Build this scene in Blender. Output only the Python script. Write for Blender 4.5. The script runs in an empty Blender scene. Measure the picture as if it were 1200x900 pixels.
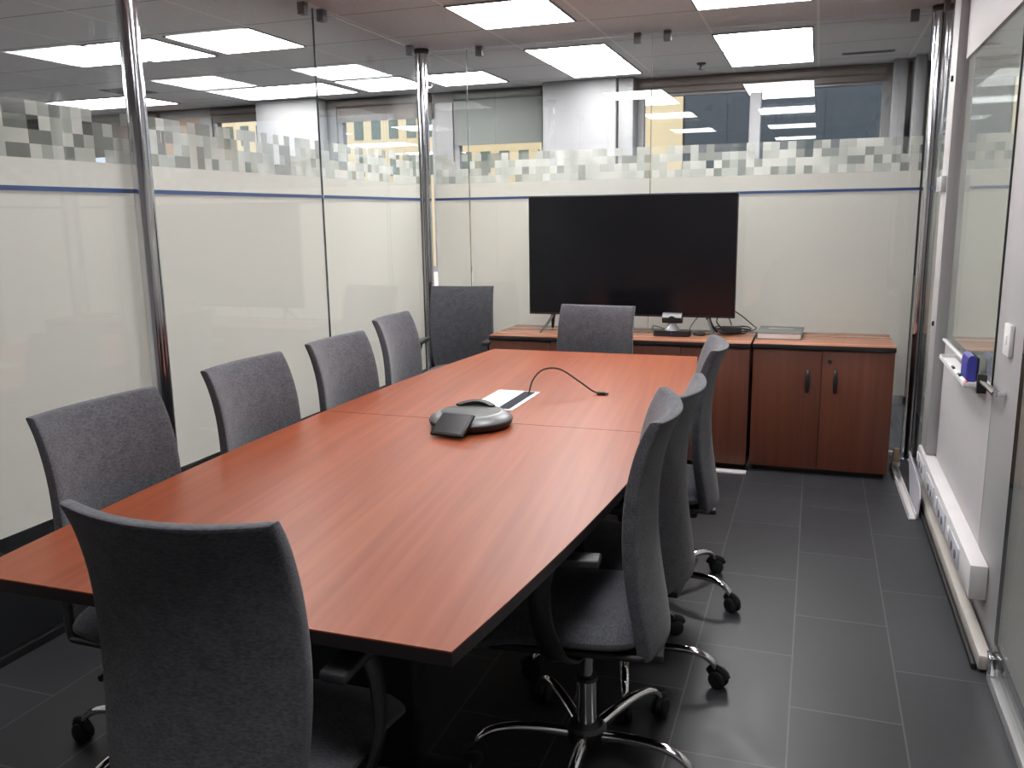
import bpy, bmesh, math, random
from mathutils import Vector, Matrix
C = bpy.context.scene.collection
PI = math.pi
random.seed(7)

# ------------------------------------------------------------------ materials
def new_mat(name):
    m = bpy.data.materials.new(name); m.use_nodes = True
    nt = m.node_tree
    for n in list(nt.nodes): nt.nodes.remove(n)
    out = nt.nodes.new('ShaderNodeOutputMaterial')
    return m, nt, out

def N(nt, kind, **kw):
    n = nt.nodes.new(kind)
    for k, v in kw.items():
        if k in n.inputs: n.inputs[k].default_value = v
        else: setattr(n, k, v)
    return n

def L(nt, a, b): nt.links.new(a, b)

def math_node(nt, op, a, b=None, c=None, clamp=False):
    n = nt.nodes.new('ShaderNodeMath'); n.operation = op; n.use_clamp = clamp
    for i, v in enumerate((a, b, c)):
        if v is None: continue
        if isinstance(v, (int, float)): n.inputs[i].default_value = v
        else: L(nt, v, n.inputs[i])
    return n.outputs[0]

def plain(name, col, rough=0.5, metal=0.0, bump=0.0, bscale=200.0, vary=0.06, spec=0.5):
    """principled surface with a faint procedural mottling"""
    m, nt, out = new_mat(name)
    p = N(nt, 'ShaderNodeBsdfPrincipled'); L(nt, p.outputs[0], out.inputs[0])
    p.inputs['Roughness'].default_value = rough; p.inputs['Metallic'].default_value = metal
    p.inputs['Specular IOR Level'].default_value = spec
    tc = N(nt, 'ShaderNodeTexCoord')
    nz = N(nt, 'ShaderNodeTexNoise'); nz.inputs['Scale'].default_value = 9.0; nz.inputs['Detail'].default_value = 3
    L(nt, tc.outputs['Object'], nz.inputs['Vector'])
    cr = N(nt, 'ShaderNodeValToRGB')
    c = Vector(col)
    cr.color_ramp.elements[0].position = .3; cr.color_ramp.elements[1].position = .7
    cr.color_ramp.elements[0].color = (*(c*(1-vary)), 1); cr.color_ramp.elements[1].color = (*(c*(1+vary)), 1)
    L(nt, nz.outputs['Fac'], cr.inputs[0]); L(nt, cr.outputs[0], p.inputs['Base Color'])
    if bump:
        n2 = N(nt, 'ShaderNodeTexNoise'); n2.inputs['Scale'].default_value = bscale
        L(nt, tc.outputs['Object'], n2.inputs['Vector'])
        b = N(nt, 'ShaderNodeBump'); b.inputs['Strength'].default_value = bump; b.inputs['Distance'].default_value = .002
        L(nt, n2.outputs['Fac'], b.inputs['Height']); L(nt, b.outputs[0], p.inputs['Normal'])
    return m

def wood(name, dark, mid, light, axis='Y', rot=0.0, rough=.3, scale=1.0, spec=.5):
    m, nt, out = new_mat(name)
    p = N(nt, 'ShaderNodeBsdfPrincipled'); L(nt, p.outputs[0], out.inputs[0])
    p.inputs['Specular IOR Level'].default_value = spec
    tc = N(nt, 'ShaderNodeTexCoord'); mp = N(nt, 'ShaderNodeMapping')
    mp.inputs['Rotation'].default_value = (0, 0, rot)
    L(nt, tc.outputs['Object'], mp.inputs['Vector'])
    st = N(nt, 'ShaderNodeMapping')
    s = {'Y': (38, 1.3, 38), 'Z': (38, 38, 1.3), 'X': (1.3, 38, 38)}[axis]
    st.inputs['Scale'].default_value = tuple(v*scale for v in s)
    L(nt, mp.outputs[0], st.inputs['Vector'])
    n1 = N(nt, 'ShaderNodeTexNoise'); n1.inputs['Scale'].default_value = 1.0; n1.inputs['Detail'].default_value = 4; n1.inputs['Distortion'].default_value = .35
    L(nt, st.outputs[0], n1.inputs['Vector'])
    s2 = N(nt, 'ShaderNodeMapping'); s2.inputs['Scale'].default_value = tuple(v*scale for v in {'Y': (7, .5, 7), 'Z': (7, 7, .5), 'X': (.5, 7, 7)}[axis])
    L(nt, mp.outputs[0], s2.inputs['Vector'])
    n2 = N(nt, 'ShaderNodeTexNoise'); n2.inputs['Scale'].default_value = 1.0; n2.inputs['Detail'].default_value = 2
    L(nt, s2.outputs[0], n2.inputs['Vector'])
    f = math_node(nt, 'MULTIPLY_ADD', n1.outputs['Fac'], .6, math_node(nt, 'MULTIPLY', n2.outputs['Fac'], .4))
    cr = N(nt, 'ShaderNodeValToRGB')
    cr.color_ramp.elements[0].position = .3; cr.color_ramp.elements[0].color = (*dark, 1)
    cr.color_ramp.elements[1].position = .68; cr.color_ramp.elements[1].color = (*light, 1)
    e = cr.color_ramp.elements.new(.5); e.color = (*mid, 1)
    L(nt, f, cr.inputs[0]); L(nt, cr.outputs[0], p.inputs['Base Color'])
    rr = math_node(nt, 'MULTIPLY_ADD', n1.outputs['Fac'], .04, rough-.02)
    L(nt, rr, p.inputs['Roughness'])
    return m

def fabric(name, c1, c2):
    m, nt, out = new_mat(name)
    p = N(nt, 'ShaderNodeBsdfPrincipled'); L(nt, p.outputs[0], out.inputs[0])
    p.inputs['Roughness'].default_value = .95; p.inputs['Specular IOR Level'].default_value = .15
    p.inputs['Sheen Weight'].default_value = .25; p.inputs['Sheen Roughness'].default_value = .5
    tc = N(nt, 'ShaderNodeTexCoord')
    a = N(nt, 'ShaderNodeTexNoise'); a.inputs['Scale'].default_value = 260; a.inputs['Detail'].default_value = 2
    st = N(nt, 'ShaderNodeMapping'); st.inputs['Scale'].default_value = (.35, 1, 1)
    L(nt, tc.outputs['Object'], st.inputs['Vector']); L(nt, st.outputs[0], a.inputs['Vector'])
    b = N(nt, 'ShaderNodeTexNoise'); b.inputs['Scale'].default_value = 30; b.inputs['Detail'].default_value = 4
    L(nt, tc.outputs['Object'], b.inputs['Vector'])
    f = math_node(nt, 'MULTIPLY_ADD', a.outputs['Fac'], .7, math_node(nt, 'MULTIPLY', b.outputs['Fac'], .3))
    cr = N(nt, 'ShaderNodeValToRGB')
    cr.color_ramp.elements[0].position = .36; cr.color_ramp.elements[0].color = (*c1, 1)
    cr.color_ramp.elements[1].position = .64; cr.color_ramp.elements[1].color = (*c2, 1)
    L(nt, f, cr.inputs[0]); L(nt, cr.outputs[0], p.inputs['Base Color'])
    bp = N(nt, 'ShaderNodeBump'); bp.inputs['Strength'].default_value = .35; bp.inputs['Distance'].default_value = .0015
    L(nt, a.outputs['Fac'], bp.inputs['Height']); L(nt, bp.outputs[0], p.inputs['Normal'])
    return m

def glass(name, tint=(.98, .988, .983), base=.045):
    """architectural pane: clear transmission plus a Schlick mirror reflection on each face"""
    m, nt, out = new_mat(name)
    lw = N(nt, 'ShaderNodeLayerWeight'); lw.inputs['Blend'].default_value = .5
    p5 = math_node(nt, 'POWER', lw.outputs['Facing'], 5.0)
    R = math_node(nt, 'MULTIPLY_ADD', p5, 1-base, base, clamp=True)
    t = N(nt, 'ShaderNodeBsdfTransparent'); t.inputs[0].default_value = (*tint, 1)
    g = N(nt, 'ShaderNodeBsdfGlossy'); g.inputs['Roughness'].default_value = 0.0; g.inputs['Color'].default_value = (.95, .97, .96, 1)
    mx = N(nt, 'ShaderNodeMixShader'); L(nt, R, mx.inputs[0]); L(nt, t.outputs[0], mx.inputs[1]); L(nt, g.outputs[0], mx.inputs[2])
    L(nt, mx.outputs[0], out.inputs[0])
    return m

def film_shader(nt, col, transl=.5):
    d = N(nt, 'ShaderNodeBsdfDiffuse'); d.inputs[0].default_value = (*col, 1)
    t = N(nt, 'ShaderNodeBsdfTranslucent'); t.inputs[0].default_value = (*col, 1)
    mx = N(nt, 'ShaderNodeMixShader'); mx.inputs[0].default_value = transl
    L(nt, d.outputs[0], mx.inputs[1]); L(nt, t.outputs[0], mx.inputs[2])
    return mx

def film(name, col, transl=.5, blur=.45, rough=.5):
    """frosted film: scatters light, and shows a blurred image of what stands behind it"""
    m, nt, out = new_mat(name)
    s = film_shader(nt, col, transl)
    r = N(nt, 'ShaderNodeBsdfRefraction'); r.inputs['Color'].default_value = (*[min(1, c*1.12) for c in col], 1)
    r.inputs['Roughness'].default_value = rough; r.inputs['IOR'].default_value = 1.35
    tc = N(nt, 'ShaderNodeTexCoord'); nz = N(nt, 'ShaderNodeTexNoise'); nz.inputs['Scale'].default_value = 1.5
    L(nt, tc.outputs['Object'], nz.inputs['Vector'])
    mx = N(nt, 'ShaderNodeMixShader'); L(nt, math_node(nt, 'MULTIPLY_ADD', nz.outputs['Fac'], .06, blur-.03), mx.inputs[0])
    L(nt, s.outputs[0], mx.inputs[1]); L(nt, r.outputs[0], mx.inputs[2]); L(nt, mx.outputs[0], out.inputs[0])
    return m

def pixel_film(name, axis, cell, z0):
    """border of little squares: each cell of the film has its own density"""
    m, nt, out = new_mat(name)
    tc = N(nt, 'ShaderNodeTexCoord'); sp = N(nt, 'ShaderNodeSeparateXYZ'); L(nt, tc.outputs['Object'], sp.inputs[0])
    u = math_node(nt, 'FLOOR', math_node(nt, 'MULTIPLY', sp.outputs[axis], 1/cell))
    row = math_node(nt, 'FLOOR', math_node(nt, 'MULTIPLY', math_node(nt, 'SUBTRACT', sp.outputs['Z'], z0), 1/cell))
    cb = N(nt, 'ShaderNodeCombineXYZ'); L(nt, u, cb.inputs[0]); L(nt, row, cb.inputs[1])
    wn = N(nt, 'ShaderNodeTexWhiteNoise'); wn.noise_dimensions = '2D'; L(nt, cb.outputs[0], wn.inputs['Vector'])
    cb2 = N(nt, 'ShaderNodeCombineXYZ'); L(nt, math_node(nt, 'ADD', u, 57.0), cb2.inputs[0]); L(nt, row, cb2.inputs[1])
    wn2 = N(nt, 'ShaderNodeTexWhiteNoise'); wn2.noise_dimensions = '2D'; L(nt, cb2.outputs[0], wn2.inputs['Vector'])
    # share of nearly clear cells grows with the row
    thr = math_node(nt, 'MULTIPLY_ADD', math_node(nt, 'POWER', math_node(nt, 'MAXIMUM', row, 0.0), 2.0), .045, .02)
    clear = math_node(nt, 'LESS_THAN', wn.outputs['Value'], thr)
    dens = math_node(nt, 'MULTIPLY_ADD', wn2.outputs['Value'], .38, .56)
    fac = math_node(nt, 'MULTIPLY', dens, math_node(nt, 'MULTIPLY_ADD', clear, -.92, 1.0))
    cr = N(nt, 'ShaderNodeValToRGB'); cr.color_ramp.interpolation = 'CONSTANT'
    cr.color_ramp.elements[0].position = 0; cr.color_ramp.elements[0].color = (.30, .31, .29, 1)
    cr.color_ramp.elements[1].position = .2; cr.color_ramp.elements[1].color = (.52, .53, .50, 1)
    e = cr.color_ramp.elements.new(.5); e.color = (.70, .70, .67, 1)
    e = cr.color_ramp.elements.new(.8); e.color = (.61, .62, .59, 1)
    L(nt, wn2.outputs['Value'], cr.inputs[0])
    s = film_shader(nt, (.8, .8, .77), .5)
    for n in nt.nodes:
        if n.type in ('BSDF_DIFFUSE', 'BSDF_TRANSLUCENT'): L(nt, cr.outputs[0], n.inputs[0])
    tr = N(nt, 'ShaderNodeBsdfTransparent')
    mx = N(nt, 'ShaderNodeMixShader'); L(nt, fac, mx.inputs[0]); L(nt, tr.outputs[0], mx.inputs[1]); L(nt, s.outputs[0], mx.inputs[2])
    L(nt, mx.outputs[0], out.inputs[0])
    return m

def emis(name, col, s):
    m, nt, out = new_mat(name)
    e = N(nt, 'ShaderNodeEmission'); e.inputs[0].default_value = (*col, 1); e.inputs[1].default_value = s
    L(nt, e.outputs[0], out.inputs[0]); return m

def line_mask(nt, val, origin, pitch, width):
    f = math_node(nt, 'FRACT', math_node(nt, 'MULTIPLY', math_node(nt, 'SUBTRACT', val, origin - width/2), 1/pitch))
    return math_node(nt, 'LESS_THAN', f, width/pitch)

def tile_floor():
    m, nt, out = new_mat('charcoal_floor_tile')
    p = N(nt, 'ShaderNodeBsdfPrincipled'); L(nt, p.outputs[0], out.inputs[0])
    p.inputs['Specular IOR Level'].default_value = .32
    tc = N(nt, 'ShaderNodeTexCoord'); sp = N(nt, 'ShaderNodeSeparateXYZ'); L(nt, tc.outputs['Object'], sp.inputs[0])
    x, y = sp.outputs['X'], sp.outputs['Y']
    px, py = .3105, .633
    col = math_node(nt, 'FLOOR', math_node(nt, 'MULTIPLY', math_node(nt, 'SUBTRACT', x, -.01), 1/px))
    off = math_node(nt, 'MULTIPLY', math_node(nt, 'MODULO', math_node(nt, 'ADD', col, 100.0), 2.0), py/2)
    yy = math_node(nt, 'ADD', y, off)
    gx = line_mask(nt, x, -.01, px, .005); gy = line_mask(nt, yy, 3.115, py, .005)
    g = math_node(nt, 'MAXIMUM', gx, gy)
    row = math_node(nt, 'FLOOR', math_node(nt, 'MULTIPLY', math_node(nt, 'SUBTRACT', yy, 3.115), 1/py))
    cb = N(nt, 'ShaderNodeCombineXYZ'); L(nt, col, cb.inputs[0]); L(nt, row, cb.inputs[1])
    wn = N(nt, 'ShaderNodeTexWhiteNoise'); wn.noise_dimensions = '2D'; L(nt, cb.outputs[0], wn.inputs['Vector'])
    nz = N(nt, 'ShaderNodeTexNoise'); nz.inputs['Scale'].default_value = 14; nz.inputs['Detail'].default_value = 6
    L(nt, tc.outputs['Object'], nz.inputs['Vector'])
    f = math_node(nt, 'MULTIPLY_ADD', nz.outputs['Fac'], .6, math_node(nt, 'MULTIPLY', wn.outputs['Value'], .4))
    cr = N(nt, 'ShaderNodeValToRGB')
    cr.color_ramp.elements[0].position = .2; cr.color_ramp.elements[0].color = (.030, .031, .036, 1)
    cr.color_ramp.elements[1].position = .8; cr.color_ramp.elements[1].color = (.048, .049, .055, 1)
    L(nt, f, cr.inputs[0])
    mx = N(nt, 'ShaderNodeMix'); mx.data_type = 'RGBA'; L(nt, g, mx.inputs['Factor']); L(nt, cr.outputs[0], mx.inputs['A'])
    mx.inputs['B'].default_value = (.105, .105, .105, 1)
    L(nt, mx.outputs['Result'], p.inputs['Base Color'])
    L(nt, math_node(nt, 'MULTIPLY_ADD', nz.outputs['Fac'], .15, .33), p.inputs['Roughness'])
    b = N(nt, 'ShaderNodeBump'); b.inputs['Strength'].default_value = .25; b.inputs['Distance'].default_value = .002
    L(nt, math_node(nt, 'SUBTRACT', math_node(nt, 'MULTIPLY', nz.outputs['Fac'], .5), g), b.inputs['Height']); L(nt, b.outputs[0], p.inputs['Normal'])
    return m

def tile_ceiling():
    m, nt, out = new_mat('ceiling_tile')
    p = N(nt, 'ShaderNodeBsdfPrincipled'); L(nt, p.outputs[0], out.inputs[0]); p.inputs['Roughness'].default_value = .9
    p.inputs['Specular IOR Level'].default_value = .1
    tc = N(nt, 'ShaderNodeTexCoord'); sp = N(nt, 'ShaderNodeSeparateXYZ'); L(nt, tc.outputs['Object'], sp.inputs[0])
    gx = line_mask(nt, sp.outputs['X'], .555, .61, .016)
    gy = line_mask(nt, sp.outputs['Y'], 4.37, .645, .008)
    nz = N(nt, 'ShaderNodeTexNoise'); nz.inputs['Scale'].default_value = 60; nz.inputs['Detail'].default_value = 5
    L(nt, tc.outputs['Object'], nz.inputs['Vector'])
    cr = N(nt, 'ShaderNodeValToRGB')
    cr.color_ramp.elements[0].position = .3; cr.color_ramp.elements[0].color = (.69, .69, .705, 1)
    cr.color_ramp.elements[1].position = .7; cr.color_ramp.elements[1].color = (.77, .77, .78, 1)
    L(nt, nz.outputs['Fac'], cr.inputs[0])
    a = N(nt, 'ShaderNodeMix'); a.data_type = 'RGBA'; L(nt, gy, a.inputs['Factor']); L(nt, cr.outputs[0], a.inputs['A']); a.inputs['B'].default_value = (.2, .2, .2, 1)
    b = N(nt, 'ShaderNodeMix'); b.data_type = 'RGBA'; L(nt, gx, b.inputs['Factor']); L(nt, a.outputs['Result'], b.inputs['A']); b.inputs['B'].default_value = (.88, .88, .87, 1)
    L(nt, b.outputs['Result'], p.inputs['Base Color'])
    return m

def facade(name, wall, win, px, pz, wx, wz, ox=0, oz=0, rough=.8):
    m, nt, out = new_mat(name)
    p = N(nt, 'ShaderNodeBsdfPrincipled'); L(nt, p.outputs[0], out.inputs[0]); p.inputs['Roughness'].default_value = rough
    tc = N(nt, 'ShaderNodeTexCoord'); nz = N(nt, 'ShaderNodeTexNoise'); nz.inputs['Scale'].default_value = 1.2; nz.inputs['Detail'].default_value = 5
    L(nt, tc.outputs['Object'], nz.inputs['Vector'])
    w = Vector(wall)
    cr = N(nt, 'ShaderNodeValToRGB'); cr.color_ramp.elements[0].color = (*(w*.88), 1); cr.color_ramp.elements[1].color = (*(w*1.08), 1)
    L(nt, nz.outputs['Fac'], cr.inputs[0]); L(nt, cr.outputs[0], p.inputs['Base Color'])
    return m

M = {}
M['table'] = wood('cherry_table_wood', (.215, .050, .021), (.285, .072, .031), (.345, .098, .044), 'Y', rot=-.11, rough=.37, spec=.22)
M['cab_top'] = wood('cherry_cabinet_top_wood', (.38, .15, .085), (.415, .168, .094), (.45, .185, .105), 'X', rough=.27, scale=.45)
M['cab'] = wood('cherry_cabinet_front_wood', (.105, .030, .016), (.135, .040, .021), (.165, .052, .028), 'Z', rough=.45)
M['edge'] = plain('black_edge_band', (.018, .014, .014), .4)
M['fabric'] = fabric('grey_chair_fabric', (.062, .064, .074), (.122, .124, .142))
M['black'] = plain('black_plastic', (.012, .012, .013), .45, bump=.1)
M['pad'] = plain('dark_grey_arm_pad', (.035, .035, .039), .42, bump=.1)
M['rubber'] = plain('black_rubber', (.010, .010, .010), .7)
M['chrome'] = plain('chrome', (.78, .78, .80), .08, 1.0, vary=.02)
M['steel'] = plain('polished_steel_tube', (.62, .62, .65), .13, 1.0, vary=.03)
M['silver'] = plain('silver_plastic', (.33, .34, .35), .32, .6)
M['gunmetal'] = plain('dark_metal', (.06, .06, .065), .35, .8)
M['white'] = plain('white_laminate', (.74, .72, .72), .45, vary=.02)
M['white_wall'] = plain('painted_partition', (.50, .475, .485), .55, bump=.05, vary=.02)
M['grey_wall'] = plain('grey_painted_wall', (.64, .60, .55), .7, bump=.05, vary=.03)
M['column'] = plain('pale_column_paint', (.23, .23, .245), .6, bump=.05, vary=.02)
M['post_paint'] = plain('grey_white_post_paint', (.38, .37, .375), .5, vary=.02)
M['board_back'] = plain('pale_glass_board_backing', (.42, .43, .40), .6, vary=.03)
M['phone_ring'] = plain('grey_phone_plastic', (.17, .175, .18), .38, .35)
M['dark_wall'] = plain('dark_corridor_wall', (.07, .08, .085), .6, vary=.1)
M['beige'] = plain('beige_skirting', (.48, .45, .41), .5, vary=.03)
M['alu'] = plain('satin_aluminium', (.62, .62, .63), .35, .7, vary=.02)
M['frame'] = plain('grey_window_frame', (.19, .19, .20), .5, .2, vary=.03)
M['taupe_head'] = plain('dark_window_head', (.17, .165, .165), .7)
M['dark_blind'] = plain('taupe_blind', (.12, .105, .10), .9, vary=.06)
M['grey_blind'] = plain('grey_blind', (.13, .14, .135), .9, vary=.04)
M['brown_panel'] = wood('brown_wood_panel', (.16, .11, .08), (.22, .15, .11), (.26, .18, .13), 'X', rough=.5)
M['glass'] = glass('clear_partition_glass')
M['glass_edge'] = plain('green_glass_edge', (.05, .075, .07), .2, vary=.05)
M['film'] = film('frosted_film', (.93, .905, .865), .5, .34, .5)
M['pixX'] = pixel_film('pixel_film_along_back', 'X', .047, 1.665)
M['pixY'] = pixel_film('pixel_film_along_side', 'Y', .047, 1.665)
M['shade_sheet'] = plain('lower_glass_shade_sheet', (.014, .015, .018), .5)  # near-black standing in for the darkness beyond the lower glass
M['blue'] = plain('blue_tape', (.022, .055, .16), .5)
M['lamp'] = emis('light_panel_diffuser', (1.0, .985, .99), 21.0)
M['office_lamp'] = emis('office_light_panel_diffuser', (1.0, .985, .975), 42.0)
M['soft_lamp'] = emis('soft_light_panel_diffuser', (1.0, .975, .95), 17.0)
M['tvscreen'] = plain('black_screen', (.006, .006, .008), .16, vary=.02)
M['paper'] = plain('white_paper', (.8, .8, .8), .6, vary=.01)
M['book'] = plain('grey_book_cover', (.16, .17, .165), .5, vary=.05)
M['gold'] = plain('pale_cover_lettering', (.62, .55, .42), .5)
M['eraser'] = plain('blue_eraser_plastic', (.035, .04, .30), .35)
M['felt'] = plain('dark_felt', (.012, .014, .03), .9)
M['red'] = plain('red_marker', (.55, .08, .09), .4)
M['green'] = plain('dark_green_marker', (.03, .09, .06), .4)
M['tan'] = plain('tan_plug_plastic', (.62, .42, .26), .5)
M['socket'] = plain('socket_plate', (.60, .60, .66), .35, vary=.02)
M['yellow'] = facade('yellow_stone', (.60, .49, .33), None, 1, 1, 1, 1)
M['dark_facade'] = plain('dark_glass_facade', (.035, .045, .06), .25, vary=.2)
M['bwin'] = plain('facade_window_glass', (.10, .13, .11), .2, vary=.2)
M['asphalt'] = plain('street_asphalt', (.2, .2, .2), .9)
M['screen_grey'] = plain('keypad_glass', (.012, .012, .014), .25)
M['led'] = plain('blue_indicator', (.02, .04, .5), .3)

# ------------------------------------------------------------------ mesh helpers
def box(bm, lo, hi, bev=0.0, seg=2):
    lo = Vector(lo); hi = Vector(hi)
    r = bmesh.ops.create_cube(bm, size=1.0)
    vs = r['verts']
    for v in vs:
        v.co = Vector(((lo[i]+hi[i])/2 + v.co[i]*(hi[i]-lo[i])) for i in range(3))
    if bev > 0:
        es = list({e for v in vs for e in v.link_edges})
        bmesh.ops.bevel(bm, geom=es, offset=bev, segments=seg, profile=.5, affect='EDGES')
    return vs

def rbox(bm, lo, hi, M4, bev=0.0, seg=2):
    n0 = set(bm.verts)
    box(bm, lo, hi, bev, seg)
    bmesh.ops.transform(bm, matrix=M4, verts=[v for v in bm.verts if v not in n0])

def frame_for(d):
    d = d.normalized()
    u = d.orthogonal().normalized(); 
    up = Vector((0, 0, 1))
    if abs(d.dot(up)) < .95: u = d.cross(up).normalized()
    return u, d.cross(u).normalized()

def tube(bm, pts, r, n=12, flat=1.0, smooth_steps=6, closed_ends=True):
    """sweep a round/elliptic section along points (Catmull-Rom); r may be a list"""
    P = [Vector(p) for p in pts]
    rs = r if isinstance(r, (list, tuple)) else [r]*len(P)
    Q, R = [], []
    if len(P) > 2 and smooth_steps > 1:
        E = [P[0]*2-P[1]] + P + [P[-1]*2-P[-2]]
        for i in range(len(P)-1):
            a, b, c, d = E[i:i+4]
            for k in range(smooth_steps):
                t = k/smooth_steps
                Q.append(.5*((2*b)+(c-a)*t+(2*a-5*b+4*c-d)*t*t+(3*b-a-3*c+d)*t**3)); R.append(rs[i]*(1-t)+rs[i+1]*t)
        Q.append(P[-1]); R.append(rs[-1])
    else: Q, R = P, list(rs)
    rings = []; pu = None
    for i, q in enumerate(Q):
        d = (Q[min(i+1, len(Q)-1)]-Q[max(i-1, 0)])
        if pu is None: u, w = frame_for(d)
        else:
            dn = d.normalized(); u = (pu - dn*pu.dot(dn)).normalized(); w = dn.cross(u)
        pu = u
        rings.append([bm.verts.new(q + u*math.cos(2*PI*k/n)*R[i] + w*math.sin(2*PI*k/n)*R[i]*flat) for k in range(n)])
    for a, b in zip(rings, rings[1:]):
        for k in range(n): bm.faces.new((a[k], a[(k+1) % n], b[(k+1) % n], b[k]))
    if closed_ends:
        bm.faces.new(list(reversed(rings[0]))); bm.faces.new(rings[-1])

def lathe(bm, prof, n=24, M4=None):
    """prof: list of (r, z)"""
    rings = []; new = []
    for r, z in prof:
        if r < 1e-6: ring = [bm.verts.new((0, 0, z))]
        else: ring = [bm.verts.new((r*math.cos(2*PI*k/n), r*math.sin(2*PI*k/n), z)) for k in range(n)]
        rings.append(ring); new += ring
    for a, b in zip(rings, rings[1:]):
        for k in range(n):
            if len(a) == 1 and len(b) == 1: continue
            if len(a) == 1: bm.faces.new((a[0], b[(k+1) % n], b[k]))
            elif len(b) == 1: bm.faces.new((a[k], a[(k+1) % n], b[0]))
            else: bm.faces.new((a[k], a[(k+1) % n], b[(k+1) % n], b[k]))
    if len(rings[0]) > 1: bm.faces.new(list(reversed(rings[0])))
    if len(rings[-1]) > 1: bm.faces.new(rings[-1])
    if M4 is not None: bmesh.ops.transform(bm, matrix=M4, verts=new)

def prism(bm, poly, z0, z1, bev=0.0):
    """extrude a 2-D outline (x, y) from z0 to z1"""
    a = [bm.verts.new((x, y, z0)) for x, y in poly]; b = [bm.verts.new((x, y, z1)) for x, y in poly]
    n = len(poly)
    bm.faces.new(list(reversed(a))); bm.faces.new(b)
    for i in range(n): bm.faces.new((a[i], a[(i+1) % n], b[(i+1) % n], b[i]))

def obj(name, bm, mat, parent=None, smooth=True, kind=None, loc=None):
    bmesh.ops.recalc_face_normals(bm, faces=bm.faces)
    me = bpy.data.meshes.new(name); bm.to_mesh(me); bm.free()
    me.materials.append(mat)
    if smooth:
        for p in me.polygons: p.use_smooth = True
        try: me.set_sharp_from_angle(angle=math.radians(38))
        except Exception: pass
    o = bpy.data.objects.new(name, me); C.objects.link(o)
    if parent is not None: o.parent = parent
    if kind: o['kind'] = kind
    if loc is not None: o.location = loc
    return o

def nb(): return bmesh.new()

def bobj(name, lo, hi, mat, parent=None, bev=0.0, kind=None, smooth=True):
    bm = nb(); box(bm, lo, hi, bev); return obj(name, bm, mat, parent, smooth, kind)

def thing(name, label, cat, loc=(0, 0, 0), rz=0.0, group=None, kind=None):
    o = bpy.data.objects.new(name, None); C.objects.link(o)
    o.empty_display_size = .1
    o.location = loc; o.rotation_euler = (0, 0, rz)
    if kind: o['kind'] = kind
    else: o['label'] = label; o['category'] = cat
    if group: o['group'] = group
    return o

def tag(o, label, cat, group=None):
    o['label'] = label; o['category'] = cat
    if group: o['group'] = group
    return o

def subsurf(o, lv=2):
    m = o.modifiers.new('smooth', 'SUBSURF'); m.levels = lv; m.render_levels = lv

def copy_tree(o, parent=None):
    c = o.copy(); C.objects.link(c)
    if parent is not None: c.parent = parent
    for ch in list(o.children): copy_tree(ch, c)
    return c

# ------------------------------------------------------------------ room constants (metres)
ZC = 2.52                      # ceiling
XL, XR, YB = -2.5, .58, 5.47   # partition planes
YW = 7.30                      # window wall beyond

# ------------------------------------------------------------------ the shell
bobj('floor', (-10, -2.6, -.1), (3.0, YW+.12, 0), tile_floor(), kind='structure', smooth=False)
bobj('ceiling', (-10, -2.6, ZC), (3.0, YW+.12, ZC+.1), tile_ceiling(), kind='structure', smooth=False)
bobj('wall_rear', (-10, -2.7, 0), (3.0, -2.6, ZC), M['grey_wall'], kind='structure')
bobj('wall_far_left', (-10.1, -2.6, 0), (-10, YW, ZC), M['grey_wall'], kind='structure')
bobj('wall_corridor', (3.0, -2.6, 0), (3.1, YW, ZC), M['dark_wall'], kind='structure')
bobj('wall_partition_rear', (-2.49, -1.7, 0), (.56, -1.6, ZC), M['white_wall'], kind='structure')

T = .010   # pane thickness
def pane_wall(name, axis, plane, out, spans, zb, film_z0, film=True, rail=True, top=ZC, rail_mat='alu', low_shade=False):
    """a run of frameless panes; 'out' is the sign of the far side where the film is stuck on"""
    w = thing(name, None, None, kind='structure')
    def bx(nm, a0, a1, d0, d1, z0, z1, mat, par, bev=0):
        lo_d, hi_d = sorted((plane+d0, plane+d1))
        if axis == 'Y': return bobj(nm, (lo_d, a0, z0), (hi_d, a1, z1), mat, par, bev)
        return bobj(nm, (a0, lo_d, z0), (a1, hi_d, z1), mat, par, bev)
    for a0, a1 in spans:
        g = .003
        p = bx('glass_pane', a0+g, a1-g, 0, T*out, zb, top-.012, M['glass'], w)
        bx('pane_edge', a1-g, a1-g+.002, 0, T*out, zb, top-.012, M['glass_edge'], p)
        if film:
            bx('frosted_film', a0+g, a1-g, (T+.001)*out, (T+.002)*out, film_z0, 1.665, M['film'], p)
            if low_shade: bx('lower_shade_sheet', a0+g, a1-g, (T+.001)*out, (T+.002)*out, zb, film_z0-.001, M['shade_sheet'], p)  # added dark sheet: gives the darkness beyond and blocks light low down
            bx('pixel_border', a0+g, a1-g, (T+.001)*out, (T+.002)*out, 1.665, 1.665+4*.047, M['pixY' if axis == 'Y' else 'pixX'], p)
            bx('blue_stripe', a0+g, a1-g, -.0012*out, -.0004*out, 1.556, 1.572, M['blue'], p)
        for c in (a0+.09, a1-.09):
            if a1-a0 > .5:
                bx('ceiling_clip', c-.022, c+.022, -.014*out, .026*out, top-.06, top-.0005, M['frame'], p, .003)
    a0, a1 = spans[0][0], spans[-1][1]
    if rail: bx('bottom_rail', a0, a1, -.012*out, .024*out, 0, zb, M[rail_mat], w, .002)
    return w

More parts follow.
